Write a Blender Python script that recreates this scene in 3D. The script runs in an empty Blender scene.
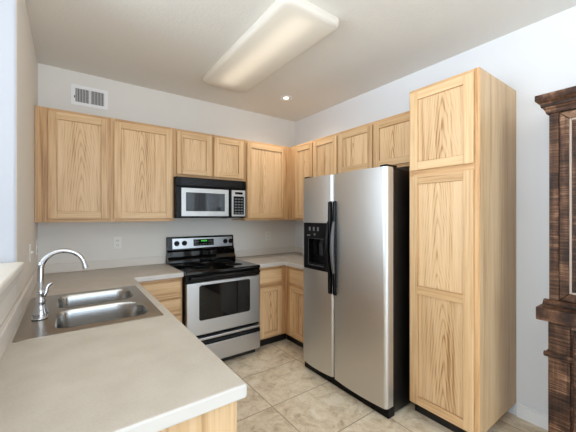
import bpy, bmesh, math, random
from mathutils import Vector, Matrix
random.seed(7)
PI = math.pi
SC = bpy.context.scene
COL = SC.collection

# ------------------------------------------------------------------ camera, light, exposure
cam_data = bpy.data.cameras.new('camera')
cam = bpy.data.objects.new('camera', cam_data)
COL.objects.link(cam)
cam.location = (0.208, -3.394, 1.422)
cam.rotation_euler = (PI / 2, 0, -math.radians(35.97))
cam_data.sensor_width = 36
cam_data.lens = 303.8 / 576 * 36
cam_data.clip_start = 0.02
SC.camera = cam

SC.view_settings.view_transform = 'Standard'
SC.view_settings.look = 'None'
SC.view_settings.gamma = 1
SC.view_settings.use_curve_mapping = False
SC.view_settings.exposure = 0.13
SC.cycles.diffuse_bounces = 8
SC.cycles.max_bounces = 12
SC.cycles.sample_clamp_indirect = 6

world = bpy.data.worlds.new('sky')
SC.world = world
world.use_nodes = True
bg = world.node_tree.nodes['Background']
bg.inputs[0].default_value = (0.86, 0.93, 1.0, 1)
bg.inputs[1].default_value = 1.0

def area(name, loc, rot, sx, sy, power, color):
    l = bpy.data.lights.new(name, 'AREA')
    l.shape = 'RECTANGLE'
    l.size, l.size_y = sx, sy
    l.energy = power
    l.color = color
    o = bpy.data.objects.new(name, l)
    COL.objects.link(o)
    o.location = loc
    o.rotation_euler = rot
    return o
# daylight coming through the windows of the open-plan room (left side and behind the camera)
area('daylight_left', (-4.53, -2.3, 1.35), (0, -PI / 2, 0), 2.1, 3.3, 222, (0.74, 0.87, 1.0))
area('daylight_rear', (1.42, -6.38, 1.35), (PI / 2, 0, 0), 2.4, 2.1, 70, (0.62, 0.80, 1.0))
area('ceiling_fill', (0.15, -3.85, 1.45), (PI, 0, 0), 1.0, 1.0, 50, (0.95, 0.97, 1.0))  # added fill light, aimed upward to brighten the ceiling and soften contrast

# ------------------------------------------------------------------ dimensions
W, H = 2.796, 2.744
CT = 0.918          # worktop height
# ------------------------------------------------------------------ materials
def new_mat(name):
    m = bpy.data.materials.new(name)
    m.use_nodes = True
    nt = m.node_tree
    return m, nt, nt.nodes['Principled BSDF']

def lin(c):
    return tuple(((v / 255) / 12.92 if v / 255 <= 0.04045 else ((v / 255 + 0.055) / 1.055) ** 2.4) for v in c) + (1,)

def simple(name, rgb, rough=0.5, metal=0.0, spec=0.5, bump=None, coat=0.0):
    m, nt, p = new_mat(name)
    p.inputs['Base Color'].default_value = lin(rgb)
    p.inputs['Roughness'].default_value = rough
    p.inputs['Metallic'].default_value = metal
    p.inputs['Specular IOR Level'].default_value = spec
    p.inputs['Coat Weight'].default_value = coat
    if bump:
        sc, st = bump
        tc = nt.nodes.new('ShaderNodeTexCoord')
        n = nt.nodes.new('ShaderNodeTexNoise')
        n.inputs['Scale'].default_value = sc
        n.inputs['Detail'].default_value = 4
        b = nt.nodes.new('ShaderNodeBump')
        b.inputs['Strength'].default_value = st
        b.inputs['Distance'].default_value = 0.01
        nt.links.new(tc.outputs['Object'], n.inputs['Vector'])
        nt.links.new(n.outputs['Fac'], b.inputs['Height'])
        nt.links.new(b.outputs['Normal'], p.inputs['Normal'])
    return m

def N(nt, kind, **kw):
    n = nt.nodes.new(kind)
    for k, v in kw.items():
        setattr(n, k, v)
    return n

def math_node(nt, op, a, b=None, c=None):
    n = nt.nodes.new('ShaderNodeMath')
    n.operation = op
    for i, v in enumerate((a, b, c)):
        if v is None:
            continue
        if isinstance(v, (int, float)):
            n.inputs[i].default_value = v
        else:
            nt.links.new(v, n.inputs[i])
    return n.outputs[0]

def ramp(nt, fac, stops):
    r = nt.nodes.new('ShaderNodeValToRGB')
    el = r.color_ramp.elements
    while len(el) < len(stops):
        el.new(0.5)
    for e, (p, c) in zip(el, stops):
        e.position = p
        e.color = c
    nt.links.new(fac, r.inputs[0])
    return r.outputs[0]

def oak(name, grain='z', cathedral=False, light=(224, 191, 148), mid=(210, 172, 127), dark=(168, 125, 82), rough=0.42):
    m, nt, p = new_mat(name)
    tc = N(nt, 'ShaderNodeTexCoord')
    info = N(nt, 'ShaderNodeObjectInfo')
    off = N(nt, 'ShaderNodeVectorMath', operation='SCALE')
    off.inputs[0].default_value = (3.1, 1.7, 5.3)
    nt.links.new(info.outputs['Random'], off.inputs['Scale'])
    add = N(nt, 'ShaderNodeVectorMath', operation='ADD')
    nt.links.new(tc.outputs['Object'], add.inputs[0])
    nt.links.new(off.outputs[0], add.inputs[1])
    def stretched(s, l, detail, dist=0.0):
        mp = N(nt, 'ShaderNodeMapping')
        mp.inputs['Scale'].default_value = (s, s, l) if grain == 'z' else ((l, s, s) if grain == 'x' else (s, l, s))
        nt.links.new(add.outputs[0], mp.inputs['Vector'])
        n = N(nt, 'ShaderNodeTexNoise')
        n.inputs['Scale'].default_value = 1
        n.inputs['Detail'].default_value = detail
        n.inputs['Distortion'].default_value = dist
        nt.links.new(mp.outputs[0], n.inputs['Vector'])
        return n.outputs['Fac']
    broad = stretched(14, 0.7, 3, 0.6)
    fine = stretched(95, 2.4, 4, 0.3)
    pores = stretched(230, 9, 2)
    v = math_node(nt, 'MULTIPLY_ADD', broad, 0.62, math_node(nt, 'MULTIPLY', fine, 0.62))
    if cathedral:
        sep = N(nt, 'ShaderNodeSeparateXYZ')
        nt.links.new(tc.outputs['Object'], sep.inputs[0])
        wob = stretched(7, 3.0, 2)
        x = math_node(nt, 'ADD', sep.outputs['X'], math_node(nt, 'MULTIPLY_ADD', info.outputs['Random'], 0.06, -0.03))
        x = math_node(nt, 'MULTIPLY_ADD', wob, 0.03, math_node(nt, 'SUBTRACT', x, 0.015))
        hyp = math_node(nt, 'SQRT', math_node(nt, 'MULTIPLY_ADD', x, x, 0.00018))
        ph = math_node(nt, 'MULTIPLY_ADD', hyp, 58, math_node(nt, 'MULTIPLY', sep.outputs['Z'], 6.5))
        ph = math_node(nt, 'MULTIPLY_ADD', wob, 2.2, ph)
        s = math_node(nt, 'SINE', math_node(nt, 'MULTIPLY', ph, 2 * PI))
        s = math_node(nt, 'MULTIPLY_ADD', s, 0.5, 0.5)
        s = math_node(nt, 'POWER', s, 2.8)
        # arches fade out to plain straight grain at the sides of the board
        fall = math_node(nt, 'EXPONENT', math_node(nt, 'MULTIPLY', math_node(nt, 'MULTIPLY', x, x), -70))
        s = math_node(nt, 'MULTIPLY', s, fall)
        v = math_node(nt, 'MULTIPLY_ADD', s, -0.17, math_node(nt, 'ADD', v, 0.035))
    v = math_node(nt, 'MULTIPLY_ADD', pores, 0.16, v)
    col = ramp(nt, v, [(0.45, lin(dark)), (0.65, lin(mid)), (0.83, lin(light))])
    hsv = N(nt, 'ShaderNodeHueSaturation')
    nt.links.new(col, hsv.inputs['Color'])
    nt.links.new(math_node(nt, 'MULTIPLY_ADD', info.outputs['Random'], 0.10, 0.95), hsv.inputs['Value'])
    nt.links.new(hsv.outputs[0], p.inputs['Base Color'])
    p.inputs['Roughness'].default_value = rough
    p.inputs['Specular IOR Level'].default_value = 0.35
    b = N(nt, 'ShaderNodeBump')
    b.inputs['Strength'].default_value = 0.08
    b.inputs['Distance'].default_value = 0.004
    nt.links.new(fine, b.inputs['Height'])
    nt.links.new(b.outputs[0], p.inputs['Normal'])
    return m

def steel(name, rgb=(196, 194, 190), rough=0.3, axis='z', amount=0.10):
    m, nt, p = new_mat(name)
    tc = N(nt, 'ShaderNodeTexCoord')
    mp = N(nt, 'ShaderNodeMapping')
    mp.inputs['Scale'].default_value = {'z': (500, 500, 3), 'x': (3, 500, 500), 'y': (500, 3, 500)}[axis]
    n = N(nt, 'ShaderNodeTexNoise')
    n.inputs['Scale'].default_value = 1
    n.inputs['Detail'].default_value = 3
    nt.links.new(tc.outputs['Object'], mp.inputs[0])
    nt.links.new(mp.outputs[0], n.inputs['Vector'])
    nt.links.new(math_node(nt, 'MULTIPLY_ADD', n.outputs['Fac'], amount, rough - amount / 2), p.inputs['Roughness'])
    p.inputs['Base Color'].default_value = lin(rgb)
    p.inputs['Metallic'].default_value = 1
    b = N(nt, 'ShaderNodeBump')
    b.inputs['Strength'].default_value = 0.03
    b.inputs['Distance'].default_value = 0.002
    nt.links.new(n.outputs['Fac'], b.inputs['Height'])
    nt.links.new(b.outputs[0], p.inputs['Normal'])
    return m

def laminate():
    m, nt, p = new_mat('beige_laminate')
    tc = N(nt, 'ShaderNodeTexCoord')
    n1 = N(nt, 'ShaderNodeTexNoise'); n1.inputs['Scale'].default_value = 9; n1.inputs['Detail'].default_value = 6
    n2 = N(nt, 'ShaderNodeTexNoise'); n2.inputs['Scale'].default_value = 160; n2.inputs['Detail'].default_value = 3
    nt.links.new(tc.outputs['Object'], n1.inputs['Vector'])
    nt.links.new(tc.outputs['Object'], n2.inputs['Vector'])
    v = math_node(nt, 'MULTIPLY_ADD', n1.outputs['Fac'], 0.6, math_node(nt, 'MULTIPLY', n2.outputs['Fac'], 0.4))
    nt.links.new(ramp(nt, v, [(0.3, lin((185, 176, 164))), (0.52, lin((195, 187, 176))), (0.75, lin((203, 196, 186)))]), p.inputs['Base Color'])
    p.inputs['Roughness'].default_value = 0.42
    p.inputs['Specular IOR Level'].default_value = 0.35
    return m

def stone_tile():
    m, nt, p = new_mat('travertine_tile')
    tc = N(nt, 'ShaderNodeTexCoord')
    mp = N(nt, 'ShaderNodeMapping')
    mp.inputs['Location'].default_value = (-1.445 + 0.60 * 4, 1.489 + 0.48 * 10, 0)
    nt.links.new(tc.outputs['Object'], mp.inputs[0])
    br = N(nt, 'ShaderNodeTexBrick')
    br.offset = 0; br.squash = 1
    br.inputs['Scale'].default_value = 1
    br.inputs['Brick Width'].default_value = 0.60
    br.inputs['Row Height'].default_value = 0.48
    br.inputs['Mortar Size'].default_value = 0.0028
    br.inputs['Mortar Smooth'].default_value = 0.1
    br.inputs['Color1'].default_value = (0.35, 0.35, 0.35, 1)
    br.inputs['Color2'].default_value = (0.65, 0.65, 0.65, 1)
    nt.links.new(mp.outputs[0], br.inputs['Vector'])
    # each tile shifts the stone pattern so that it breaks at the joints
    sh = N(nt, 'ShaderNodeVectorMath', operation='SCALE')
    nt.links.new(br.outputs['Color'], sh.inputs[0]); sh.inputs['Scale'].default_value = 9
    ad = N(nt, 'ShaderNodeVectorMath', operation='ADD')
    nt.links.new(tc.outputs['Object'], ad.inputs[0]); nt.links.new(sh.outputs[0], ad.inputs[1])
    n1 = N(nt, 'ShaderNodeTexNoise'); n1.inputs['Scale'].default_value = 7; n1.inputs['Detail'].default_value = 8
    n1.inputs['Distortion'].default_value = 1.2; n1.inputs['Roughness'].default_value = 0.62
    n2 = N(nt, 'ShaderNodeTexNoise'); n2.inputs['Scale'].default_value = 38; n2.inputs['Detail'].default_value = 6
    n2.inputs['Distortion'].default_value = 0.8
    for n in (n1, n2):
        nt.links.new(ad.outputs[0], n.inputs['Vector'])
    v = math_node(nt, 'MULTIPLY_ADD', n1.outputs['Fac'], 0.72, math_node(nt, 'MULTIPLY', n2.outputs['Fac'], 0.28))
    stone = ramp(nt, v, [(0.32, lin((176, 155, 124))), (0.43, lin((215, 197, 169))), (0.54, lin((233, 218, 193))), (0.68, lin((243, 233, 216)))])
    mix = N(nt, 'ShaderNodeMix', data_type='RGBA')
    nt.links.new(br.outputs['Fac'], mix.inputs[0])
    nt.links.new(stone, mix.inputs[6])
    mix.inputs[7].default_value = lin((150, 130, 104))
    nt.links.new(mix.outputs[2], p.inputs['Base Color'])
    p.inputs['Roughness'].default_value = 0.38
    p.inputs['Specular IOR Level'].default_value = 0.4
    b = N(nt, 'ShaderNodeBump'); b.inputs['Strength'].default_value = 0.25; b.inputs['Distance'].default_value = 0.002
    nt.links.new(math_node(nt, 'SUBTRACT', v, br.outputs['Fac']), b.inputs['Height'])
    nt.links.new(b.outputs[0], p.inputs['Normal'])
    return m

def rustic(name, grain='z'):
    # dark hand-hewn timber: brown with paler rubbed saw marks running across the board
    m, nt, p = new_mat(name)
    tc = N(nt, 'ShaderNodeTexCoord')
    info = N(nt, 'ShaderNodeObjectInfo')
    off = N(nt, 'ShaderNodeVectorMath', operation='SCALE'); off.inputs[0].default_value = (2.1, 3.7, 1.3)
    nt.links.new(info.outputs['Random'], off.inputs['Scale'])
    ad = N(nt, 'ShaderNodeVectorMath', operation='ADD')
    nt.links.new(tc.outputs['Object'], ad.inputs[0]); nt.links.new(off.outputs[0], ad.inputs[1])
    def nz(scale, detail, dist=0.0):
        mp = N(nt, 'ShaderNodeMapping'); mp.inputs['Scale'].default_value = scale
        nt.links.new(ad.outputs[0], mp.inputs[0])
        n = N(nt, 'ShaderNodeTexNoise'); n.inputs['Scale'].default_value = 1; n.inputs['Detail'].default_value = detail
        n.inputs['Distortion'].default_value = dist
        nt.links.new(mp.outputs[0], n.inputs['Vector'])
        return n.outputs['Fac']
    along = nz((60, 60, 2.5) if grain == 'z' else (60, 2.5, 60), 4, 0.4)
    marks = nz((5, 9, 190) if grain == 'z' else (5, 190, 9), 3, 0.5)
    patch = nz((9, 9, 6), 4, 0.8)
    v = math_node(nt, 'MULTIPLY_ADD', marks, 0.42, math_node(nt, 'MULTIPLY_ADD', patch, 0.40, math_node(nt, 'MULTIPLY', along, 0.2)))
    nt.links.new(ramp(nt, v, [(0.41, lin((28, 17, 11))), (0.50, lin((62, 40, 27))), (0.57, lin((96, 65, 45))), (0.68, lin((158, 126, 102)))]), p.inputs['Base Color'])
    p.inputs['Roughness'].default_value = 0.55
    p.inputs['Specular IOR Level'].default_value = 0.25
    b = N(nt, 'ShaderNodeBump'); b.inputs['Strength'].default_value = 0.6; b.inputs['Distance'].default_value = 0.003
    nt.links.new(v, b.inputs['Height']); nt.links.new(b.outputs[0], p.inputs['Normal'])
    return m

M = {}
M['wall'] = simple('grey_white_wall_paint', (226, 222, 215), 0.75, bump=(90, 0.12))
M['pale_wall'] = simple('white_wall_paint', (224, 225, 227), 0.75)
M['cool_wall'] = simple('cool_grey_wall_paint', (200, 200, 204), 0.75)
M['end_dimmed'] = simple('blue_grey_dimmed_wall', (186, 188, 195), 0.75)  # colour lowered to offset the strong light on the pier's end face
M['taupe'] = simple('taupe_wall_paint', (232, 226, 217), 0.75, bump=(90, 0.12))
M['ceiling'] = simple('textured_ceiling_paint', (221, 218, 212), 0.85, bump=(55, 0.18))
M['carpet'] = simple('pale_carpet', (214, 208, 198), 0.95, bump=(400, 0.6))
M['trim'] = simple('white_trim_paint', (238, 238, 238), 0.4)
M['ledge'] = simple('ledge_paint', (226, 220, 211), 0.5)
M['oak'] = oak('oak_vertical')
M['oakh'] = oak('oak_horizontal', 'x')
M['panel'] = oak('oak_cathedral_panel', 'z', True, light=(226, 193, 152), mid=(214, 177, 133), dark=(160, 116, 74))
M['frame'] = oak('oak_shaded_frame', light=(214, 176, 130), mid=(196, 154, 108), dark=(142, 98, 60))  # deeper oak, with the shade beside the doors put into its colour
M['frameh'] = oak('oak_shaded_frame_horizontal', 'x', light=(214, 176, 130), mid=(196, 154, 108), dark=(142, 98, 60))
M['oakside'] = oak('oak_veneer_side', 'z', light=(214, 182, 142), mid=(203, 168, 126), dark=(172, 134, 92))
M['toe'] = simple('black_toe_kick', (22, 18, 16), 0.5)
M['lam'] = laminate()
M['lamedge'] = simple('pale_edge_band', (206, 201, 195), 0.4)
M['splash'] = simple('pale_backsplash', (220, 213, 204), 0.45)
M['tile'] = stone_tile()
M['steel'] = steel('brushed_steel', (212, 211, 209), 0.44, 'z', 0.03)
M['steelx'] = steel('brushed_steel_horizontal', (196, 196, 196), 0.36, 'x')
M['sink'] = steel('satin_sink_steel', (168, 162, 154), 0.24, 'y', 0.05)
M['bowl'] = steel('polished_bowl_steel', (184, 182, 179), 0.22, 'y', 0.04)
M['chrome'] = simple('chrome', (205, 207, 212), 0.05, 1.0)
M['black'] = simple('black_plastic', (13, 12, 13), 0.30, 0, 0.18)
M['blackrough'] = simple('black_textured_side', (20, 18, 17), 0.28, bump=(300, 0.15))
M['glassblack'] = simple('black_ceramic_glass', (7, 7, 8), 0.07, 0, 0.5, coat=0.3)
M['window'] = simple('dark_oven_window', (12, 11, 11), 0.04, 0, 0.4)
M['mwglass'] = simple('smoked_microwave_window', (58, 62, 66), 0.06, 0, 0.6)
M['darkgrey'] = simple('dark_grey_plastic', (38, 39, 44), 0.3)
M['slotblack'] = simple('matt_black', (8, 8, 9), 0.45, 0, 0.2)
M['grip'] = simple('graphite_plastic', (92, 90, 89), 0.35, 0.3)
M['grey'] = simple('grey_plastic', (112, 112, 112), 0.35)
M['silver'] = simple('silver_plastic', (205, 205, 203), 0.35, 0.4)
M['plate'] = simple('white_plastic', (232, 230, 224), 0.4)
M['slot'] = simple('dark_slot', (60, 56, 52), 0.5)
M['shadow'] = simple('dark_duct', (52, 50, 50), 0.6)
M['louver'] = simple('grey_louver', (215, 213, 211), 0.45)
M['rustic'] = rustic('dark_rustic_timber')
M['rustich'] = rustic('dark_rustic_timber_horizontal', 'y')
M['worn'] = simple('worn_pale_edge', (176, 158, 144), 0.5)
M['tray'] = simple('white_enamel', (235, 233, 228), 0.5)

def emis(name, rgb, strength):
    m, nt, p = new_mat(name)
    p.inputs['Base Color'].default_value = lin(rgb)
    p.inputs['Emission Color'].default_value = lin(rgb)
    p.inputs['Emission Strength'].default_value = strength
    return m
M['clock'] = emis('green_clock_digits', (60, 200, 55), 0.45)
M['bulb'] = emis('lamp_bulb', (255, 240, 212), 3)

def diffuser_mat():
    m, nt, p = new_mat('white_acrylic_diffuser')
    nt.nodes.remove(p)
    out = nt.nodes['Material Output']
    d = N(nt, 'ShaderNodeBsdfDiffuse'); d.inputs[0].default_value = lin((236, 234, 230))
    t = N(nt, 'ShaderNodeBsdfTranslucent'); t.inputs[0].default_value = lin((250, 244, 232))
    mx = N(nt, 'ShaderNodeMixShader'); mx.inputs[0].default_value = 0.45
    nt.links.new(d.outputs[0], mx.inputs[1]); nt.links.new(t.outputs[0], mx.inputs[2])
    g = N(nt, 'ShaderNodeBsdfGlossy'); g.inputs['Roughness'].default_value = 0.25
    m2 = N(nt, 'ShaderNodeMixShader'); m2.inputs[0].default_value = 0.03
    nt.links.new(mx.outputs[0], m2.inputs[1]); nt.links.new(g.outputs[0], m2.inputs[2])
    nt.links.new(m2.outputs[0], out.inputs[0])
    return m
M['diffuser'] = diffuser_mat()

def pane_mat():
    m, nt, p = new_mat('clear_window_glass')
    nt.nodes.remove(p)
    out = nt.nodes['Material Output']
    t = N(nt, 'ShaderNodeBsdfTransparent')
    g = N(nt, 'ShaderNodeBsdfGlossy'); g.inputs['Roughness'].default_value = 0.02
    mx = N(nt, 'ShaderNodeMixShader'); mx.inputs[0].default_value = 0.06
    nt.links.new(t.outputs[0], mx.inputs[1]); nt.links.new(g.outputs[0], mx.inputs[2])
    nt.links.new(mx.outputs[0], out.inputs[0])
    return m
M['pane'] = pane_mat()

# ------------------------------------------------------------------ mesh helpers
def BM():
    return bmesh.new()

def box(bm, x0, x1, y0, y1, z0, z1, mi=0):
    vs = [bm.verts.new((x, y, z)) for x in (x0, x1) for y in (y0, y1) for z in (z0, z1)]
    for f in ((0, 1, 3, 2), (4, 6, 7, 5), (0, 4, 5, 1), (2, 3, 7, 6), (0, 2, 6, 4), (1, 5, 7, 3)):
        fc = bm.faces.new([vs[i] for i in f])
        fc.material_index = mi

def prism(bm, pts, lo, hi, axis='z', mi=0):
    # pts: closed outline in the plane across `axis` ((x,y) for z, (x,z) for y, (y,z) for x)
    def p3(p, t):
        return {'z': (p[0], p[1], t), 'y': (p[0], t, p[1]), 'x': (t, p[0], p[1])}[axis]
    a = [bm.verts.new(p3(p, lo)) for p in pts]
    b = [bm.verts.new(p3(p, hi)) for p in pts]
    n = len(pts)
    fs = [bm.faces.new(a), bm.faces.new(b)]
    for i in range(n):
        fs.append(bm.faces.new((a[i], a[(i + 1) % n], b[(i + 1) % n], b[i])))
    for f in fs:
        f.material_index = mi

def lathe(bm, prof, c=(0, 0, 0), axis='z', seg=24, mi=0):
    # prof: list of (radius, height along axis)
    rings = []
    for r, h in prof:
        ring = []
        for i in range(seg):
            a = 2 * PI * i / seg
            u, v = r * math.cos(a), r * math.sin(a)
            q = {'z': (u, v, h), 'y': (u, h, v), 'x': (h, u, v)}[axis]
            ring.append(bm.verts.new((c[0] + q[0], c[1] + q[1], c[2] + q[2])))
        rings.append(ring)
    for k in range(len(rings) - 1):
        for i in range(seg):
            f = bm.faces.new((rings[k][i], rings[k][(i + 1) % seg], rings[k + 1][(i + 1) % seg], rings[k + 1][i]))
            f.material_index = mi
    for ring in (rings[0], rings[-1]):
        f = bm.faces.new(ring); f.material_index = mi

def tube(bm, pts, rad, seg=14, mi=0):
    pts = [Vector(p) for p in pts]
    rads = rad if isinstance(rad, (list, tuple)) else [rad] * len(pts)
    rings = []
    up = Vector((0.13, 0.97, 0.21))
    for i, p in enumerate(pts):
        t = (pts[min(i + 1, len(pts) - 1)] - pts[max(i - 1, 0)]).normalized()
        a = (up - t * up.dot(t))
        if a.length < 1e-3:
            a = Vector((1, 0, 0)) - t * t.x
        a.normalize()
        b = t.cross(a)
        rings.append([bm.verts.new(p + (a * math.cos(2 * PI * k / seg) + b * math.sin(2 * PI * k / seg)) * rads[i]) for k in range(seg)])
    for k in range(len(rings) - 1):
        for i in range(seg):
            f = bm.faces.new((rings[k][i], rings[k][(i + 1) % seg], rings[k + 1][(i + 1) % seg], rings[k + 1][i]))
            f.material_index = mi
    for r in (rings[0], rings[-1]):
        bm.faces.new(r).material_index = mi

def grid_prism(bm, xs, ys, keep, z0, z1):
    V = {}
    def v(i, j):
        if (i, j) not in V:
            V[(i, j)] = bm.verts.new((xs[i], ys[j], z1))
        return V[(i, j)]
    fs = []
    for i in range(len(xs) - 1):
        for j in range(len(ys) - 1):
            if keep((xs[i] + xs[i + 1]) / 2, (ys[j] + ys[j + 1]) / 2):
                fs.append(bm.faces.new((v(i, j), v(i + 1, j), v(i + 1, j + 1), v(i, j + 1))))
    r = bmesh.ops.extrude_face_region(bm, geom=fs)
    bmesh.ops.translate(bm, vec=(0, 0, z0 - z1), verts=[g for g in r['geom'] if isinstance(g, bmesh.types.BMVert)])

def edge_faces(bm):
    bm.normal_update()
    for f in bm.faces:
        if abs(f.normal.z) < .5:
            f.material_index = 1

def rrect(x0, x1, y0, y1, r, n=6):
    rs = r if isinstance(r, (list, tuple)) else [r] * 4   # corners: x0y0, x1y0, x1y1, x0y1
    out = []
    for (cx, cy, a0, rr) in ((x0 + rs[0], y0 + rs[0], PI, rs[0]), (x1 - rs[1], y0 + rs[1], 1.5 * PI, rs[1]),
                             (x1 - rs[2], y1 - rs[2], 0, rs[2]), (x0 + rs[3], y1 - rs[3], 0.5 * PI, rs[3])):
        for k in range(n + 1):
            a = a0 + PI / 2 * k / n
            out.append((cx + rr * math.cos(a), cy + rr * math.sin(a)))
    return out

def obj(name, bm, mats, parent=None, loc=(0, 0, 0), bevel=0.0, smooth=False, seg=2):
    bmesh.ops.recalc_face_normals(bm, faces=bm.faces[:])
    me = bpy.data.meshes.new(name)
    bm.to_mesh(me)
    bm.free()
    for m in (mats if isinstance(mats, (list, tuple)) else [mats]):
        me.materials.append(M[m])
    o = bpy.data.objects.new(name, me)
    COL.objects.link(o)
    o.location = loc
    if parent:
        o.parent = parent
    if bevel:
        b = o.modifiers.new('bevel', 'BEVEL')
        b.width = bevel; b.segments = seg; b.limit_method = 'ANGLE'; b.angle_limit = math.radians(40)
    if smooth:
        for p in me.polygons:
            p.use_smooth = True
        me.set_sharp_from_angle(angle=math.radians(38))
    return o

def tag(o, label, cat, group=None):
    o['label'] = label; o['category'] = cat
    if group:
        o['group'] = group
    return o

def thing(name, label, cat, loc=(0, 0, 0), rot=0.0, group=None):
    o = bpy.data.objects.new(name, None)
    o.empty_display_size = 0.1
    COL.objects.link(o)
    o.location = loc
    o.rotation_euler = (0, 0, rot)
    return tag(o, label, cat, group)

def struct(name, bm, mats, bevel=0.0, parent=None, smooth=False):
    o = obj(name, bm, mats, parent, bevel=bevel, smooth=smooth)
    if not parent:
        o['kind'] = 'structure'
    return o

# ------------------------------------------------------------------ the room
XL, YR = -4.6, -6.45        # far left wall and rear wall of the open-plan room
b = BM(); box(b, -.13, W + .1, YR - .1, .1, -.1, 0); struct('floor', b, 'tile')
b = BM(); box(b, XL - .1, -.131, YR - .1, .1, -.1, 0); struct('floor_carpet', b, 'carpet')
b = BM(); box(b, XL - .1, W + .1, YR - .1, .1, H, H + .1); struct('ceiling', b, 'ceiling')
b = BM(); box(b, -.13, W + .1, 0, .1, 0, H); struct('wall_back', b, 'wall')
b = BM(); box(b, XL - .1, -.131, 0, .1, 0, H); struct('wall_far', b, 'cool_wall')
b = BM(); box(b, W, W + .1, YR, 0, 0, H); struct('wall_right', b, 'pale_wall')
# partition on the left: full-height pier against the back wall, then a half wall
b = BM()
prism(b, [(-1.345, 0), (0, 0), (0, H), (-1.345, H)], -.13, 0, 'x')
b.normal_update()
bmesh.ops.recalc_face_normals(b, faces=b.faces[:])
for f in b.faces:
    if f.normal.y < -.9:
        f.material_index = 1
struct('wall_left', b, ['taupe', 'end_dimmed'], bevel=0.012)
b = BM(); box(b, -.13, 0, -2.62, -1.346, 0, 1.155); struct('wall_half', b, 'taupe', bevel=0.006)
b = BM(); box(b, -.20, .030, -2.66, -1.346, 1.1555, 1.190); struct('trim_1', b, 'ledge', bevel=0.008)
b = BM(); prism(b, [(.0, 1.095), (.008, 1.095), (.014, 1.13), (.022, 1.155), (0, 1.155)], -2.62, -1.346, 'y'); struct('trim_2', b, 'ledge')
# far left wall with a wide window, rear wall with a glazed opening
b = BM()
box(b, XL - .1, XL, YR, -4.0, 0, H); box(b, XL - .1, XL, -.6, 0, 0, H)
box(b, XL - .1, XL, -4.0, -.6, 0, .25); box(b, XL - .1, XL, -4.0, -.6, 2.45, H)
struct('wall_far_left', b, 'pale_wall')
b = BM()
box(b, XL, .15, YR - .1, YR, 0, H); box(b, 2.7, W, YR - .1, YR, 0, H)
box(b, 0.15, 2.7, YR - .1, YR, 0, .25); box(b, 0.15, 2.7, YR - .1, YR, 2.45, H)
struct('wall_rear', b, 'pale_wall')
b = BM()
for y in (-4.0, -2.88, -1.77, -.65):
    box(b, XL - .09, XL - .03, y, y + .05, .25, 2.45)
for z in (.25, 2.40):
    box(b, XL - .09, XL - .03, -4.0, -.6, z, z + .05)
w1 = struct('window_1', b, 'trim')
b = BM(); box(b, XL - .075, XL - .07, -3.98, -.62, .27, 2.43); obj('pane', b, 'pane', w1)
b = BM()
for x in (.15, 1.40, 2.65):
    box(b, x, x + .05, YR - .09, YR - .03, .25, 2.45)
for z in (.25, 2.40):
    box(b, 0.15, 2.7, YR - .09, YR - .03, z, z + .05)
w2 = struct('window_2', b, 'trim')
b = BM(); box(b, 0.17, 2.68, YR - .075, YR - .07, .27, 2.43); obj('pane', b, 'pane', w2)
b = BM(); box(b, W - .014, W, YR, -2.602, 0, .085); box(b, W - .010, W, YR, -2.602, .085, .098)
struct('baseboard_right', b, 'trim', bevel=0.003)

# ------------------------------------------------------------------ cabinets
OAK = ['oak', 'oakh']
def make_door(parent, x0, x1, z0, z1, y, mids=(), fw=.056, name='door'):
    """frame-and-panel door whose back lies on local plane y (front towards -y); origin at its centre"""
    w, h = x1 - x0, z1 - z0
    t = .019
    b = BM()
    X, Z = w / 2, h / 2
    box(b, -X, -X + fw, -t, 0, -Z, Z); box(b, X - fw, X, -t, 0, -Z, Z)
    rails = [(-Z, -Z + fw), (Z - fw, Z)] + [(m - fw / 2 - z0 - Z, m + fw / 2 - z0 - Z) for m in mids]
    for r0, r1 in rails:
        box(b, -X + fw + .0003, X - fw - .0003, -t + .0006, 0, r0, r1, 1)
    # small chamfer strips round the panel
    d = obj(name, b, OAK, parent, ((x0 + x1) / 2, y, (z0 + z1) / 2), bevel=.002)
    rails.sort()
    for (a0, a1), (c0, c1) in zip(rails[:-1], rails[1:]):
        b = BM()
        hh = (c0 - a1) / 2
        box(b, -X + fw - .003, X - fw + .003, -.003, -.0005, -hh - .003, hh + .003)
        box(b, -X + fw + .0035, X - fw - .0035, -.0085, -.0031, -hh + .0035, hh - .0035)
        obj('door_panel', b, 'panel', d, (0, 0, (a1 + c0) / 2))
    return d

def make_drawer(parent, x0, x1, z0, z1, y):
    b = BM()
    box(b, x0, x1, y - .019, y, z0, z1)
    return obj('drawer', b, 'oakh', parent, bevel=.005)

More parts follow.
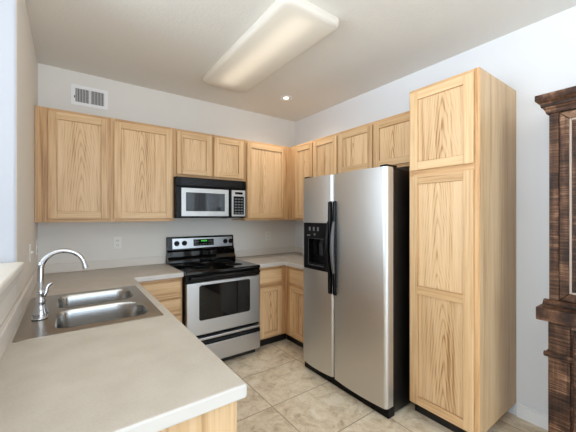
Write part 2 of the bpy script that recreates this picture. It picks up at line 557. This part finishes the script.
def cabinet(name, label, cat, loc, rot, w, d, h, doors=(), drawers=(), toe=0, stiles=(), top=True, rails=(), frame=(0, None), end_mat='oakside', group=None, toe_run=False):
    """local frame: x along the front, back at y=0, front frame at y=-d, z up from the base"""
    t = thing(name, label, cat, loc, rot, group)
    b = BM()
    box(b, 0, .016, -d + .02, 0, toe, h); box(b, w - .016, w, -d + .02, 0, toe, h)
    box(b, .016, w - .016, -.008, 0, toe, h); box(b, .016, w - .016, -d + .02, -.008, toe, toe + .016)
    if top:
        box(b, .016, w - .016, -d + .02, -.008, h - .016, h)
    obj('carcass', b, end_mat, t, bevel=.001)
    f0 = frame[0]; f1 = frame[1] if frame[1] is not None else w
    b = BM()
    fh = .038
    zs = [toe, h]
    spans = []
    for a0, a1 in sorted([(f0, f0 + .03), (f1 - .03, f1)] + list(stiles)):
        if spans and a0 <= spans[-1][1]:
            spans[-1][1] = max(spans[-1][1], a1)
        else:
            spans.append([a0, a1])
    for s0, s1 in spans:
        box(b, s0, s1, -d, -d + .0199, toe, h)
    for r0, r1 in [(toe, toe + fh), (h - fh, h)] + list(rails):
        box(b, f0 + .03, f1 - .03, -d + .0004, -d + .0195, r0, r1, 1)
    obj('face_frame', b, ['frame', 'frameh'], t, bevel=.001)
    for dd in doors:
        make_door(t, dd[0], dd[1], dd[2], dd[3], -d - .0028, dd[4] if len(dd) > 4 else ())
    for dd in drawers:
        make_drawer(t, *dd, -d - .0028)
    if toe:
        b = BM(); box(b, f0 - (.068 if f0 else 0), f1 + (.069 if toe_run else 0), -d + .07, -d + .085, 0, toe - .001)
        obj('toe_kick', b, 'toe', t)
    return t

UB, UT = 1.372, 2.283
UH = UT - UB
G = 'oak wall cabinets'
cabinet('wall_cabinet', 'leftmost oak upper cabinet with filler strip, in corner beside left wall', 'cabinet',
        (.002, -.001, UB), 0, .514, .325, UH, doors=[(.082, .495, .028, UH - .028)], stiles=[(.03, .10), (.47, .50)], group=G)
cabinet('wall_cabinet', 'wide oak upper cabinet directly left of the black microwave', 'cabinet',
        (.5163, -.001, UB), 0, .5327, .325, UH, doors=[(.022, .514, .028, UH - .028)], group=G)
cabinet('wall_cabinet', 'short two-door oak cabinet mounted above the microwave', 'cabinet',
        (1.050, -.001, 1.810), 0, .776, .325, UT - 1.810, doors=[(.026, .382, .026, UT - 1.810 - .028), (.410, .752, .026, UT - 1.810 - .028)],
        stiles=[(.365, .43)], group=G)
cabinet('wall_cabinet', 'oak upper cabinet between microwave and back right corner of room', 'cabinet',
        (1.827, -.001, UB), 0, .6428, .325, UH, doors=[(.026, .552, .028, UH - .028)], stiles=[(.53, .612)], group=G)
cabinet('wall_cabinet', 'oak upper cabinet with two tall narrow doors on right wall beside corner', 'cabinet',
        (W - .001, -.001, UB), -PI / 2, 1.168, .325, UH, doors=[(.445, .768, .028, UH - .028), (.786, 1.152, .028, UH - .028)],
        frame=(.3256, None), stiles=[(.33, .46), (.755, .80)], group=G)
cabinet('wall_cabinet', 'short two-door oak cabinet above the refrigerator', 'cabinet',
        (W - .001, -1.170, 1.832), -PI / 2, .966, .325, UT - 1.832, doors=[(.014, .436, .026, UT - 1.832 - .028), (.455, .878, .026, UT - 1.832 - .028)],
        stiles=[(.42, .47), (.86, .94)], group=G)
# tall pantry
cabinet('pantry_cabinet', 'tall oak pantry cabinet with two stacked doors, right of refrigerator', 'cabinet',
        (W - .001, -2.140, 0), -PI / 2, .458, .598, 2.313,
        doors=[(.016, .430, 1.742, 2.288), (.016, .430, .112, 1.700, (.908,))], toe=.095, rails=[(1.69, 1.75)])
# base cabinets
BH = CT - .044
cabinet('base_cabinet', 'oak base cabinet with drawers under counter left of the stove', 'cabinet',
        (.626, -.001, 0), 0, .422, .605, BH - .001, drawers=[(.022, .404, .700, .838), (.022, .404, .552, .682), (.022, .404, .335, .532), (.022, .404, .122, .317)],
        toe=.10, rails=[(.675, .71), (.53, .56), (.31, .34)])
cabinet('base_cabinet', 'oak base cabinet with drawer over door, immediately right of the stove', 'cabinet',
        (1.832, -.001, 0), 0, .3578, .605, BH - .001, drawers=[(.016, .300, .695, .845)], doors=[(.016, .300, .122, .655)],
        toe=.10, stiles=[(.28, .33)], rails=[(.65, .70)], toe_run=True)
cabinet('base_cabinet', 'oak base cabinet with drawer over door, next to refrigerator on right wall', 'cabinet',
        (W - .001, -.001, 0), -PI / 2, 1.150, .605, BH - .001, drawers=[(.722, 1.125, .695, .845)], doors=[(.722, 1.125, .122, .655)],
        frame=(.6056, None), toe=.10, stiles=[(.61, .735)], rails=[(.65, .70)])
pc = cabinet('base_cabinet', 'oak peninsula cabinet under the sink counter, plain end panel facing viewer', 'cabinet',
        (.002, -2.548, 0), PI / 2, 1.940, .603, BH - .001, doors=[(.05, .49, .122, .845), (.51, .95, .122, .845), (.97, 1.41, .122, .845)],
        toe=.10, stiles=[(.48, .52), (.94, .98), (1.40, 1.45)], top=False)
b = BM(); box(b, -.008, -.0005, -.622, 0, 0, BH - .001); obj('end_panel', b, 'oakside', pc, bevel=.001)

# ------------------------------------------------------------------ worktops
SX0, SX1, SY0, SY1 = .031, .603, -1.778, -.972      # sink rim
ct = thing('countertop', 'beige laminate L-shaped countertop with sink, running along left peninsula', 'countertop', (0, 0, 0))
b = BM()
xs = [.001, SX0 + .02, SX1 - .02, .647, 1.052]
ys = [-2.582, SY0 + .02, SY1 - .02, -.647, -.001]
grid_prism(b, xs, ys, lambda x, y: (x < .647 or y > -.647) and not (SX0 + .02 < x < SX1 - .02 and SY0 + .02 < y < SY1 - .02), CT - .043, CT)
edge_faces(b); obj('worktop', b, ['lam', 'lamedge'], ct, bevel=.007, seg=3)
b = BM()
grid_prism(b, [.001, .020, 1.052], [-2.58, -.020, -.001], lambda x, y: x < .02 or y > -.02, CT + .0003, CT + .082)
obj('backsplash', b, 'splash', ct, bevel=.004)
ct = thing('countertop', 'beige laminate corner countertop between stove and refrigerator', 'countertop', (0, 0, 0))
b = BM()
grid_prism(b, [1.829, W - .647, W - .001], [-1.160, -.647, -.001], lambda x, y: x > W - .647 or y > -.647, CT - .043, CT)
edge_faces(b); obj('worktop', b, ['lam', 'lamedge'], ct, bevel=.007, seg=3)
b = BM()
grid_prism(b, [1.829, W - .020, W - .001], [-1.160, -.020, -.001], lambda x, y: x > W - .02 or y > -.02, CT + .0003, CT + .082)
obj('backsplash', b, 'splash', ct, bevel=.004)

# ------------------------------------------------------------------ sink
sk = thing('sink', 'stainless steel double-bowl sink set into the beige counter', 'sink', (0, 0, CT))
bowls = [(.162, .548, -1.345, -1.030, [.06, .10, .07, .06]), (.162, .556, -1.715, -1.395, [.06, .07, .12, .06])]
b = BM()
def loop_edges(bm, pts, z):
    vs = [bm.verts.new((p[0], p[1], z)) for p in pts]
    return vs, [bm.edges.new((vs[i], vs[(i + 1) % len(vs)])) for i in range(len(vs))]
outer, oe = loop_edges(b, rrect(SX0, SX1, SY0, SY1, .018, 4), .0035)
es = list(oe)
holes = []
for (x0, x1, y0, y1, r) in bowls:
    vs, e = loop_edges(b, rrect(x0, x1, y0, y1, r, 8), .0030)
    holes.append(vs); es += e
bmesh.ops.triangle_fill(b, use_beauty=True, use_dissolve=False, edges=es)
lowv = [b.verts.new((v.co.x + (.003 if v.co.x > .3 else -.003), v.co.y + (.003 if v.co.y > -1.37 else -.003), .0004)) for v in outer]
for i in range(len(outer)):
    b.faces.new((outer[i], outer[(i + 1) % len(outer)], lowv[(i + 1) % len(lowv)], lowv[i]))
obj('rim', b, 'sink', sk)
for (x0, x1, y0, y1, r) in bowls:
    b = BM()
    prev = None
    cxm, cym = (x0 + x1) / 2, (y0 + y1) / 2
    steps = [(0, .0028), (.004, -.004), (.006, -.012), (.012, -.120), (.017, -.150), (.030, -.168), (.055, -.176), (.10, -.179)]
    for ins, z in steps:
        pts = rrect(x0 + ins, x1 - ins, y0 + ins, y1 - ins, [max(.012, q - ins * .5) for q in r], 8)
        vs = [b.verts.new((p[0], p[1], z)) for p in pts]
        if prev:
            for i in range(len(vs)):
                b.faces.new((prev[i], prev[(i + 1) % len(vs)], vs[(i + 1) % len(vs)], vs[i]))
        prev = vs
    b.faces.new(prev)
    bowl = obj('basin', b, 'bowl', sk, smooth=True)
    b = BM(); lathe(b, [(.042, -.1785), (.042, -.1765), (.034, -.1762), (.030, -.1778)], (cxm, cym, 0), seg=28)
    obj('drain', b, 'chrome', bowl, smooth=True)

# ------------------------------------------------------------------ faucet
FX, FY = .098, -1.432
fc = thing('faucet', 'chrome gooseneck faucet with side lever at back of the sink', 'faucet', (FX, FY, CT + .004))
b = BM(); prism(b, rrect(-.032, .032, -.085, .085, .030, 8), .0, .007); obj('deck_plate', b, 'chrome', fc, bevel=.003, smooth=True)
b = BM(); lathe(b, [(.031, .0072), (.032, .013), (.029, .020), (.023, .045), (.019, .062), (.0215, .068), (.0215, .076), (.018, .082), (.0165, .105), (.019, .110), (.019, .118), (.0155, .126), (.014, .130)], seg=28)
obj('base', b, 'chrome', fc, smooth=True)
b = BM()
pts = [(0, 0, .128), (0, 0, .17), (.001, 0, .215)]
for k in range(0, 15):
    a = PI - (PI * 0.93) * k / 14
    pts.append((.092 + .091 * math.cos(a), 0, .232 + .088 * math.sin(a)))
pts.append((pts[-1][0] + .006, 0, pts[-1][2] - .024))
rr = [.0145, .0142, .0138] + [.0136 - .0022 * k / 14 for k in range(15)] + [.0112]
tube(b, pts, rr, 16); obj('spout', b, 'chrome', fc, smooth=True)
e = pts[-1]
b = BM(); tube(b, [(e[0] - .002, 0, e[2] + .008), (e[0] + .0015, 0, e[2] - .008)], .0132, 16); obj('aerator', b, 'chrome', fc, bevel=.002, smooth=True)
b = BM(); tube(b, [(.010, .004, .098), (.022, .006, .118), (.026, .007, .140)], [.013, .010, .008], 14)
tube(b, [(.024, .006, .134), (.032, .010, .148), (.044, .016, .154)], [.009, .0095, .008], 12); obj('lever', b, 'chrome', fc, smooth=True)

# ------------------------------------------------------------------ electric range
RX = 1.056
rg = thing('range', 'freestanding stainless electric range with black glass cooktop', 'stove', (RX, 0, 0))
RW = .762
b = BM(); box(b, .001, RW - .001, -.655, -.03, .06, .885); obj('body', b, 'black', rg, bevel=.003)
b = BM(); box(b, .02, RW - .02, -.62, -.06, .002, .058); obj('plinth', b, 'toe', rg)
b = BM()
box(b, -.001, RW + .001, -.690, -.032, .8855, .918)
ctp = obj('cooktop', b, 'glassblack', rg, bevel=.008, seg=3)
for (cx, cy, r) in ((.20, -.50, .105), (.56, -.50, .085), (.20, -.22, .085), (.56, -.22, .105)):
    b = BM()
    for rad in (r, r * .62):
        lathe(b, [(rad, .9183), (rad, .9186), (rad - .003, .9186), (rad - .003, .9183)], (cx, cy, 0), seg=40)
    obj('burner_ring', b, 'grey', ctp)
b = BM()
prism(b, [(-.105, .9185), (-.100, .945), (-.075, .985), (-.066, 1.035), (-.046, 1.052), (-.034, 1.192), (-.022, 1.196), (-.004, 1.190), (-.004, .9185)], .002, RW + .012, 'x')
bgd = obj('backguard', b, 'glassblack', rg, bevel=.006)
def tilt(z):      # face of the backguard's upper, slightly leaning part
    return -.0455 + (.0115) * (z - 1.06) / .132
b = BM()
prism(b, [(tilt(1.066) - .004, 1.066), (tilt(1.178) - .004, 1.178), (tilt(1.178), 1.178), (tilt(1.066), 1.066)], .058, .756, 'x')
pn = obj('control_panel', b, 'steelx', bgd, bevel=.002)
for i, x in enumerate((.104, .186, .664, .732)):
    b = BM()
    y = tilt(1.125) - .0042
    lathe(b, [(.028, y), (.028, y - .004), (.024, y - .007), (.021, y - .022), (.019, y - .024)], (x, 0, 1.125), 'y', 24)
    box(b, x - .0035, x + .0035, y - .027, y - .02, 1.107, 1.143)
    obj('knob', b, 'black', pn, smooth=True)
b = BM()
prism(b, [(tilt(1.088) - .0065, 1.088), (tilt(1.162) - .0065, 1.162), (tilt(1.162) - .0042, 1.162), (tilt(1.088) - .0042, 1.088)], .285, .522, 'x')
dp = obj('clock_display', b, 'glassblack', pn, bevel=.001)
b = BM()
y = tilt(1.142) - .0072
for k, x in enumerate((.372, .390, .408, .426)):      # glowing green digits (segments only, unreadable in the photo)
    box(b, x, x + .013, y, y + .0006, 1.133, 1.152)
obj('digits', b, 'clock', dp)
b = BM()
for r in range(2):
    for c in range(7):
        if r == 1 and 2 <= c <= 4:
            continue
        z = 1.100 + .030 * r
        box(b, .296 + c * .031, .316 + c * .031, tilt(z) - .0073, tilt(z) - .0066, z, z + .012)
obj('touch_keys', b, 'slot', dp)
b = BM(); box(b, .004, RW - .004, -.678, -.656, .822, .884); obj('front_rail', b, 'black', rg, bevel=.004)
b = BM(); grid_prism(b, [0, .03, .09, .67, .73, RW], [0, .03, .10, .40, .44, .49], lambda x, y: True, 0, .02)
b.free()
b = BM(); box(b, .004, RW - .004, -.692, -.657, .334, .818); od = obj('oven_door', b, 'steelx', rg, bevel=.010, seg=3)
b = BM(); prism(b, rrect(.118, .640, .468, .790, .022, 6), -.6945, -.6925, 'y'); obj('oven_window', b, 'window', od, bevel=.001)
b = BM()
tube(b, [(.03, -.722, .862), (.12, -.728, .862), (.38, -.731, .862), (.64, -.728, .862), (.732, -.722, .862)], .0165, 14)
for x in (.05, RW - .05):
    box(b, x - .02, x + .02, -.722, -.678, .851, .873)
obj('door_handle', b, 'black', od, smooth=True)
dw = None
b = BM(); prism(b, [(-.657, .066), (-.690, .066), (-.692, .075), (-.692, .232), (-.672, .246), (-.657, .246)], .004, RW - .004, 'x'); dw = obj('storage_drawer', b, 'steelx', rg, bevel=.003)
b = BM(); prism(b, [(-.657, .280), (-.686, .278), (-.692, .284), (-.692, .306), (-.657, .308)], .006, RW - .006, 'x'); obj('drawer_grip', b, 'steelx', dw, bevel=.006)
b = BM(); prism(b, [(-.658, .236), (-.690, .236), (-.699, .252), (-.692, .275), (-.658, .277)], .005, RW - .005, 'x'); obj('grip_recess', b, 'black', dw, bevel=.004)

# ------------------------------------------------------------------ microwave
mw = thing('microwave', 'black and stainless over-the-range microwave under the short cabinet', 'microwave', (1.053, -.001, 1.402))
MWW, MWH = .756, .404
b = BM(); box(b, 0, MWW, -.372, 0, .0, MWH); obj('body', b, 'black', mw, bevel=.003)
b = BM()
box(b, .002, MWW - .002, -.402, -.3725, .312, MWH - .002)
vn = obj('vent_grille', b, 'black', mw, bevel=.004)
b = BM()
for k in range(5):
    box(b, .05, MWW - .05, -.4045, -.4021, .330 + .013 * k, .335 + .013 * k)
obj('grille_slats', b, 'blackrough', vn)
b = BM(); box(b, .002, .555, -.400, -.3725, .004, .309); md = obj('door', b, 'black', mw, bevel=.004)
b = BM()
grid_prism(b, [.048, .092, .500, .543], [.018, .068, .252, .296], lambda x, y: not (.092 < x < .5 and .068 < y < .252), 0, .006)
for v in b.verts:
    v.co = Vector((v.co.x, -.4005 - v.co.z, v.co.y))
obj('door_frame', b, 'silver', md, bevel=.002)
b = BM(); box(b, .0925, .4995, -.4035, -.4006, .0685, .2515); obj('door_window', b, 'mwglass', md)
b = BM(); tube(b, [(.556, -.412, .02), (.556, -.424, .05), (.556, -.424, .26), (.556, -.412, .292)], .008, 12)
box(b, .550, .562, -.415, -.4005, .016, .034); box(b, .550, .562, -.415, -.4005, .280, .298)
obj('door_handle', b, 'black', md, smooth=True)
b = BM(); box(b, .570, MWW - .002, -.400, -.3725, .004, .309); cp = obj('control_panel', b, 'black', mw, bevel=.003)
b = BM(); box(b, .580, .742, -.4045, -.4005, .016, .298); fp = obj('faceplate', b, 'silver', cp, bevel=.002)
b = BM(); box(b, .600, .724, -.4062, -.4046, .036, .232); 
for r in range(6):
    for c in range(3):
        box(b, .612 + .036 * c, .640 + .036 * c, -.0066, -.0060, .046 + .030 * r, .060 + .030 * r, 1)
for v in b.verts:
    if v.co.y > -.1:
        v.co.y -= .4001
kp = obj('keypad', b, ['black', 'grey'], fp)
b = BM(); box(b, .618, .708, -.4062, -.4046, .254, .278); obj('display', b, 'glassblack', fp, bevel=.001)
b = BM(); box(b, .56, .72, -.30, -.16, -.010, -.0005); obj('lamp_lens', b, 'silver', mw, bevel=.002)

# ------------------------------------------------------------------ refrigerator
FY0, FY1 = -1.162, -2.096
fr = thing('refrigerator', 'stainless side-by-side refrigerator with black water dispenser and black sides', 'refrigerator', (W, FY0, 0), -PI / 2)
FD = W - 1.990      # front of the doors
FWD = FY0 - FY1
b = BM(); box(b, .006, FWD - .006, -FD + .088, -.04, .02, 1.762); obj('cabinet_shell', b, 'blackrough', fr, bevel=.004)
def fridge_door(x0, x1, name, hole=None):
    pr = []
    r = .030
    bul = .015
    y1 = -FD + .080
    pr.append((x0, y1)); 
    for k in range(7):
        a = PI / 2 * k / 6
        pr.append((x0 + .012 - .012 * math.cos(a), -FD + .012 + bul * 0 - .012 * math.sin(a)) if name == 'l2' else (x0 + r - r * math.cos(a), -FD + r - r * math.sin(a)))
    n = 10
    for k in range(1, n):
        u = k / n
        pr.append((x0 + r + (x1 - x0 - 2 * r) * u, -FD - bul * 4 * u * (1 - u)))
    for k in range(7):
        a = PI / 2 * (1 - k / 6)
        pr.append((x1 - r + r * math.cos(a), -FD + r - r * math.sin(a)))
    pr.append((x1, y1))
    b = BM(); prism(b, pr, .078, 1.768, 'z')
    return b
XM = .410
d1 = obj('freezer_door', fridge_door(.002, XM - .003, 'l'), 'steel', fr)
b = BM(); box(b, .1045, .3195, -FD - .10, -FD + .055, .9875, 1.2225)
cut = obj('cutter', b, 'slot', fr)
bo = d1.modifiers.new('bay', 'BOOLEAN'); bo.operation = 'DIFFERENCE'; bo.solver = 'EXACT'; bo.object = cut
bpy.context.view_layer.update()
nm = bpy.data.meshes.new_from_object(d1.evaluated_get(bpy.context.evaluated_depsgraph_get()))
d1.modifiers.clear(); d1.data = nm
bpy.data.objects.remove(cut)
for p in nm.polygons:
    p.use_smooth = True
nm.set_sharp_from_angle(angle=math.radians(38))
d2 = obj('fridge_door', fridge_door(XM + .003, FWD - .002, 'r'), 'steel', fr, smooth=True)
b = BM(); box(b, .010, FWD - .010, -FD + .0805, -FD + .0875, .085, 1.760); obj('door_gasket', b, 'black', fr)
b = BM(); box(b, .004, FWD - .004, -FD + .03, -FD + .10, .004, .074)
box(b, .03, FWD - .03, -FD + .026, -FD + .030, .02, .03); box(b, .03, FWD - .03, -FD + .026, -FD + .030, .042, .052)
obj('base_grille', b, 'black', fr, bevel=.004)
for x in (.012, FWD - .072):
    b = BM(); box(b, x, x + .060, -FD + .020, -FD + .14, 1.7695, 1.786); obj('hinge_cap', b, 'black', fr, bevel=.004)
# dispenser: raised black bezel with a recessed bay
DY = -FD - .0135
b = BM()
grid_prism(b, [.056, .102, .322, .372], [.950, .985, 1.225, 1.362], lambda x, y: not (.102 < x < .322 and .985 < y < 1.225), 0, .016)
for v in b.verts:
    v.co = Vector((v.co.x, DY + .006 - v.co.z, v.co.y))
ds = obj('dispenser', b, 'black', d1, bevel=.004)
b = BM()
box(b, .106, .318, -FD + .050, -FD + .054, .989, 1.221)
for q in ((.105, .108, .989, 1.221), (.316, .319, .989, 1.221), (.108, .316, .988, .991), (.108, .316, 1.219, 1.222)):
    box(b, q[0], q[1], -FD - .006, -FD + .050, q[2], q[3])
obj('bay', b, 'slotblack', ds)
b = BM(); box(b, .112, .312, -FD - .004, -FD + .048, .9915, .999); obj('drip_tray', b, 'darkgrey', ds)
for x in (.172, .248):
    b = BM(); prism(b, [(-FD + .030, 1.215), (-FD + .012, 1.18), (-FD + .018, 1.075), (-FD + .026, 1.070), (-FD + .044, 1.215)], x - .022, x + .022, 'x')
    obj('paddle', b, 'darkgrey' if x > .2 else 'black', ds, bevel=.003)
for (x0, x1, z0, z1) in ((.132, .152, 1.292, 1.325), (.187, .207, 1.292, 1.325), (.242, .262, 1.292, 1.325), (.107, .147, 1.245, 1.256), (.200, .218, 1.252, 1.268)):
    b = BM(); box(b, x0, x1, DY - .0125, DY - .0098, z0, z1)
    obj('button', b, 'grey', ds, bevel=.001)
# handles: long black bars with a bowed grip
def handle(x, grip_mat, par, side):
    b = BM()
    prism(b, [(-FD + .006, .768), (-FD - .022, .775), (-FD - .026, .95), (-FD - .026, 1.37), (-FD - .022, 1.540), (-FD + .006, 1.548)], x - .014, x + .014, 'x')
    h = obj('door_handle', b, 'black', par, bevel=.006)
    b = BM()
    pts = []
    for k in range(13):
        u = k / 12
        pts.append((x + side * .004, -FD - .024 - .020 * math.sin(PI * u) ** .8, .955 + .42 * u))
    tube(b, pts, [.011 + .006 * math.sin(PI * k / 12) for k in range(13)], 14)
    obj('grip', b, grip_mat, h, smooth=True)
    return h
handle(XM - .024, 'black', d1, -1)
handle(XM + .030, 'grip', d2, 1)

# ------------------------------------------------------------------ dark timber hutch
HY0, HY1 = -2.861, -3.95
hu = thing('hutch', 'dark brown rustic timber hutch with crown moulding, against right wall at frame edge', 'hutch', (W - .002, HY0, 0), -PI / 2)
HW = HY0 - HY1
UD, LD = W - 2.440, W - 2.405     # depths of upper and lower case fronts
# lower case
b = BM(); box(b, .010, HW, -LD + .02, 0, .0, .842); obj('lower_case', b, 'rustic', hu, bevel=.003)
b = BM(); box(b, .008, .100, -LD - .004, -LD + .0195, .0, .842); obj('post', b, 'rustic', hu, bevel=.004)
b = BM(); box(b, HW - .094, HW, -LD - .004, -LD + .0195, .0, .842); obj('post', b, 'rustic', hu, bevel=.004)
for x0 in (.112, .112 + (HW - .212) / 2 + .004):
    x1 = x0 + (HW - .212) / 2 - .004
    b = BM()
    n = 4
    for k in range(n):
        a = x0 + (x1 - x0) * k / n; c = x0 + (x1 - x0) * (k + 1) / n - .005
        box(b, a, c, -LD, -LD + .0195, .06, .80)
    obj('door', b, 'rustic', hu, bevel=.004)
b = BM(); prism(b, [(-LD - .0045, .630), (-LD - .012, .634), (-LD - .018, .641), (-LD - .018, .648), (-LD - .010, .660), (-LD - .0045, .662)], -.010, HW + .016, 'x')
prism(b, [(.0075, .630), (-.002, .634), (-.010, .641), (-.010, .648), (-.002, .660), (.0075, .662)], -LD - .005, -.01, 'y')
obj('moulding', b, 'rustich', hu, bevel=.002)
b = BM(); box(b, -.032, HW + .032, -(W - 2.338), 0, .8425, .914); obj('shelf_slab', b, 'rustich', hu, bevel=.006)
# upper case
b = BM(); box(b, .004, HW - .004, -UD + .02, 0, .9145, 2.02); obj('upper_case', b, 'rustic', hu, bevel=.003)
b = BM(); prism(b, [(-UD - .020, .9146), (-UD - .020, .926), (-UD - .002, .944), (-UD + .019, .944), (-UD + .019, .9146)], -.022, HW + .022, 'x'); obj('plinth_moulding', b, 'rustich', hu, bevel=.003)
def upper_door(x0, x1):
    z0, z1 = .950, 2.000
    fw = .042
    b = BM()
    # mitred frame: four trapezoids with a thin dark joint between them
    y0, y1 = -UD, -UD + .0195
    g = .0012
    prism(b, [(x0, z0 + g), (x0 + fw, z0 + fw + g), (x0 + fw, z1 - fw - g), (x0, z1 - g)], y0, y1, 'y')
    prism(b, [(x1, z0 + g), (x1, z1 - g), (x1 - fw, z1 - fw - g), (x1 - fw, z0 + fw + g)], y0, y1, 'y')
    prism(b, [(x0 + g, z0), (x1 - g, z0), (x1 - fw - g, z0 + fw), (x0 + fw + g, z0 + fw)], y0, y1, 'y', 1)
    prism(b, [(x0 + g, z1), (x0 + fw + g, z1 - fw), (x1 - fw - g, z1 - fw), (x1 - g, z1)], y0, y1, 'y', 1)
    d = obj('door', b, ['rustic', 'rustich'], hu, bevel=.004)
    b = BM()
    f = fw
    for (a0, a1, c0, c1) in ((x0 + f, x0 + f + .010, z0 + f, z1 - f), (x1 - f - .010, x1 - f, z0 + f, z1 - f),
                             (x0 + f + .010, x1 - f - .010, z0 + f, z0 + f + .010), (x0 + f + .010, x1 - f - .010, z1 - f - .010, z1 - f)):
        box(b, a0, a1, -UD + .002, -UD + .0195, c0, c1)
    obj('bead', b, 'worn', d, bevel=.003)
    b = BM()
    n = 3
    w = x1 - x0 - 2 * f - .02
    for k in range(n):
        box(b, x0 + f + .0105 + w * k / n, x0 + f + .0105 + w * (k + 1) / n - .004, -UD + .010, -UD + .0195, z0 + f + .0105, z1 - f - .0105)
    obj('door_panel', b, 'rustic', d, bevel=.002)
upper_door(.047, HW / 2 - .003)
upper_door(HW / 2 + .003, HW - .047)
for x in (.0035, HW - .0455):
    b = BM(); box(b, x, x + .042, -UD - .001, -UD + .0195, .9445, 2.0055)
    obj('post', b, 'rustic', hu, bevel=.004)
b = BM()
def crown(off):
    # (outward offset, z) profile
    return [(.002, 2.006), (.008, 2.006), (.012, 2.022), (.022, 2.040), (.028, 2.044), (.030, 2.058), (.042, 2.072), (.050, 2.082), (.050, 2.113), (.0, 2.113)]
cpf = crown(0)
rings = []
for (xx, sx, yy) in ((0, -1, -.001), (0, -1, None), (HW, 1, None), (HW, 1, -.001)):
    ring = []
    for o_, z in cpf:
        x = xx + sx * o_
        y = -UD - o_ if yy is None else yy
        ring.append(b.verts.new((x, y, z)))
    rings.append(ring)
for k in range(3):
    for i in range(len(cpf)):
        j = (i + 1) % len(cpf)
        b.faces.new((rings[k][i], rings[k][j], rings[k + 1][j], rings[k + 1][i]))
b.faces.new(rings[0]); b.faces.new(rings[-1])
b.faces.new([rings[k][-1] for k in range(4)])
obj('crown', b, 'rustich', hu, bevel=.002)

# ------------------------------------------------------------------ ceiling fixture
cl = thing('ceiling_light', 'long rectangular white fluorescent ceiling light with frosted diffuser', 'light', (1.462, -1.275, H), 0)
b = BM()
LX, LY = .228, .690
prev = None
for ins, z in ((.002, -.010), (.0, -.020), (.001, -.042), (.004, -.052), (.012, -.059), (.030, -.062), (.10, -.065)):
    pts = rrect(-LX + ins, LX - ins, -LY + ins, LY - ins, max(.03, .05 - ins * .3), 6)
    vs = [b.verts.new((p[0], p[1], z)) for p in pts]
    if prev:
        for i in range(len(vs)):
            b.faces.new((prev[i], prev[(i + 1) % len(vs)], vs[(i + 1) % len(vs)], vs[i]))
    prev = vs
b.faces.new(prev)
obj('diffuser', b, 'diffuser', cl, smooth=True)
b = BM(); prism(b, rrect(-LX + .012, LX - .012, -LY + .012, LY - .012, .05, 6), -.008, -.0005); obj('housing', b, 'tray', cl)
lt = bpy.data.lights.new('tube_light', 'AREA')
lt.shape = 'RECTANGLE'; lt.size = .16; lt.size_y = 1.18; lt.energy = 0.5; lt.color = (1.0, .93, .82)
lo = bpy.data.objects.new('tube_light', lt); COL.objects.link(lo); lo.parent = cl; lo.location = (-.03, -.02, -.012)

rl = thing('recessed_light', 'small round recessed downlight glowing in ceiling near back corner', 'light', (2.189, -.628, H))
b = BM(); lathe(b, [(.072, -.0005), (.072, -.004), (.066, -.007), (.050, -.007), (.044, -.001), (.044, -.0005)], seg=36); obj('trim_ring', b, 'trim', rl, smooth=True)
b = BM(); lathe(b, [(.032, -.0012), (.028, -.004), (.014, -.006)], seg=28); obj('bulb', b, 'bulb', rl, smooth=True)
sl = bpy.data.lights.new('can_light', 'SPOT'); sl.energy = 22; sl.color = (1.0, .93, .84); sl.spot_size = math.radians(150); sl.spot_blend = .8; sl.shadow_soft_size = .04
so = bpy.data.objects.new('can_light', sl); COL.objects.link(so); so.parent = rl; so.location = (0, 0, -.012)

# ------------------------------------------------------------------ wall vent, outlets, switches
vt = thing('air_vent', 'white wall register with vertical louvers above upper cabinets', 'vent', (.378, -.0005, 2.532))
b = BM()
grid_prism(b, [-.146, -.112, -.006, .006, .112, .146], [-.092, -.062, .062, .092], lambda x, y: not (-.112 < x < .112 and -.062 < y < .062) or -.006 < x < .006, 0, .008)
for v in b.verts:
    v.co = Vector((v.co.x, -v.co.z, v.co.y))
obj('frame', b, 'trim', vt, bevel=.002)
b = BM(); box(b, -.113, .113, -.0008, -.0002, -.063, .063); obj('duct', b, 'shadow', vt)
b = BM()
for k in range(19):
    x = -.106 + k * .0118
    if abs(x) < .008:
        continue
    box(b, x - .0024, x + .0024, -.0065, -.0010, -.061, .061)
obj('louvers', b, 'louver', vt)
b = BM(); box(b, -.122, -.114, -.016, -.0082, -.030, -.010); obj('damper_lever', b, 'slot', vt)

def outlet(x, z, label):
    o = thing('electrical_outlet', label, 'outlet', (x, -.0005, z), 0, 'wall outlets')
    b = BM(); box(b, -.036, .036, -.006, 0, -.058, .058); obj('plate', b, 'plate', o, bevel=.002)
    for dz in (-.022, .022):
        b = BM(); prism(b, rrect(-.017, .017, dz - .014, dz + .014, .008, 4), -.0085, -.0062, 'y'); s = obj('socket', b, 'plate', o)
        b = BM()
        for dx in (-.007, .007):
            box(b, dx - .0015, dx + .0015, -.0092, -.0086, dz - .004, dz + .006)
        box(b, -.002, .002, -.0092, -.0086, dz - .011, dz - .007)
        obj('slots', b, 'slot', s)
outlet(.604, 1.160, 'white outlet on back wall between gooseneck faucet and stove')
outlet(2.342, 1.160, 'white outlet on back wall right of the stove, above corner counter')
def switch(y, z, label):
    o = thing('light_switch', label, 'light switch', (.0005, y, z), 0, 'switches on the left wall')
    b = BM(); box(b, 0, .006, -.036, .036, -.060, .060); obj('plate', b, 'plate', o, bevel=.002)
    b = BM(); prism(b, [(.0062, -.011), (.0062, .011), (.0085, .011), (.020, .004), (.018, -.002), (.0085, -.008)], -.006, .006, 'y'); obj('toggle', b, 'plate', o)
switch(-.690, 1.172, 'white light switch on left wall nearer the open ledge')
switch(-.165, 1.165, 'white light switch on left wall nearest the back corner')
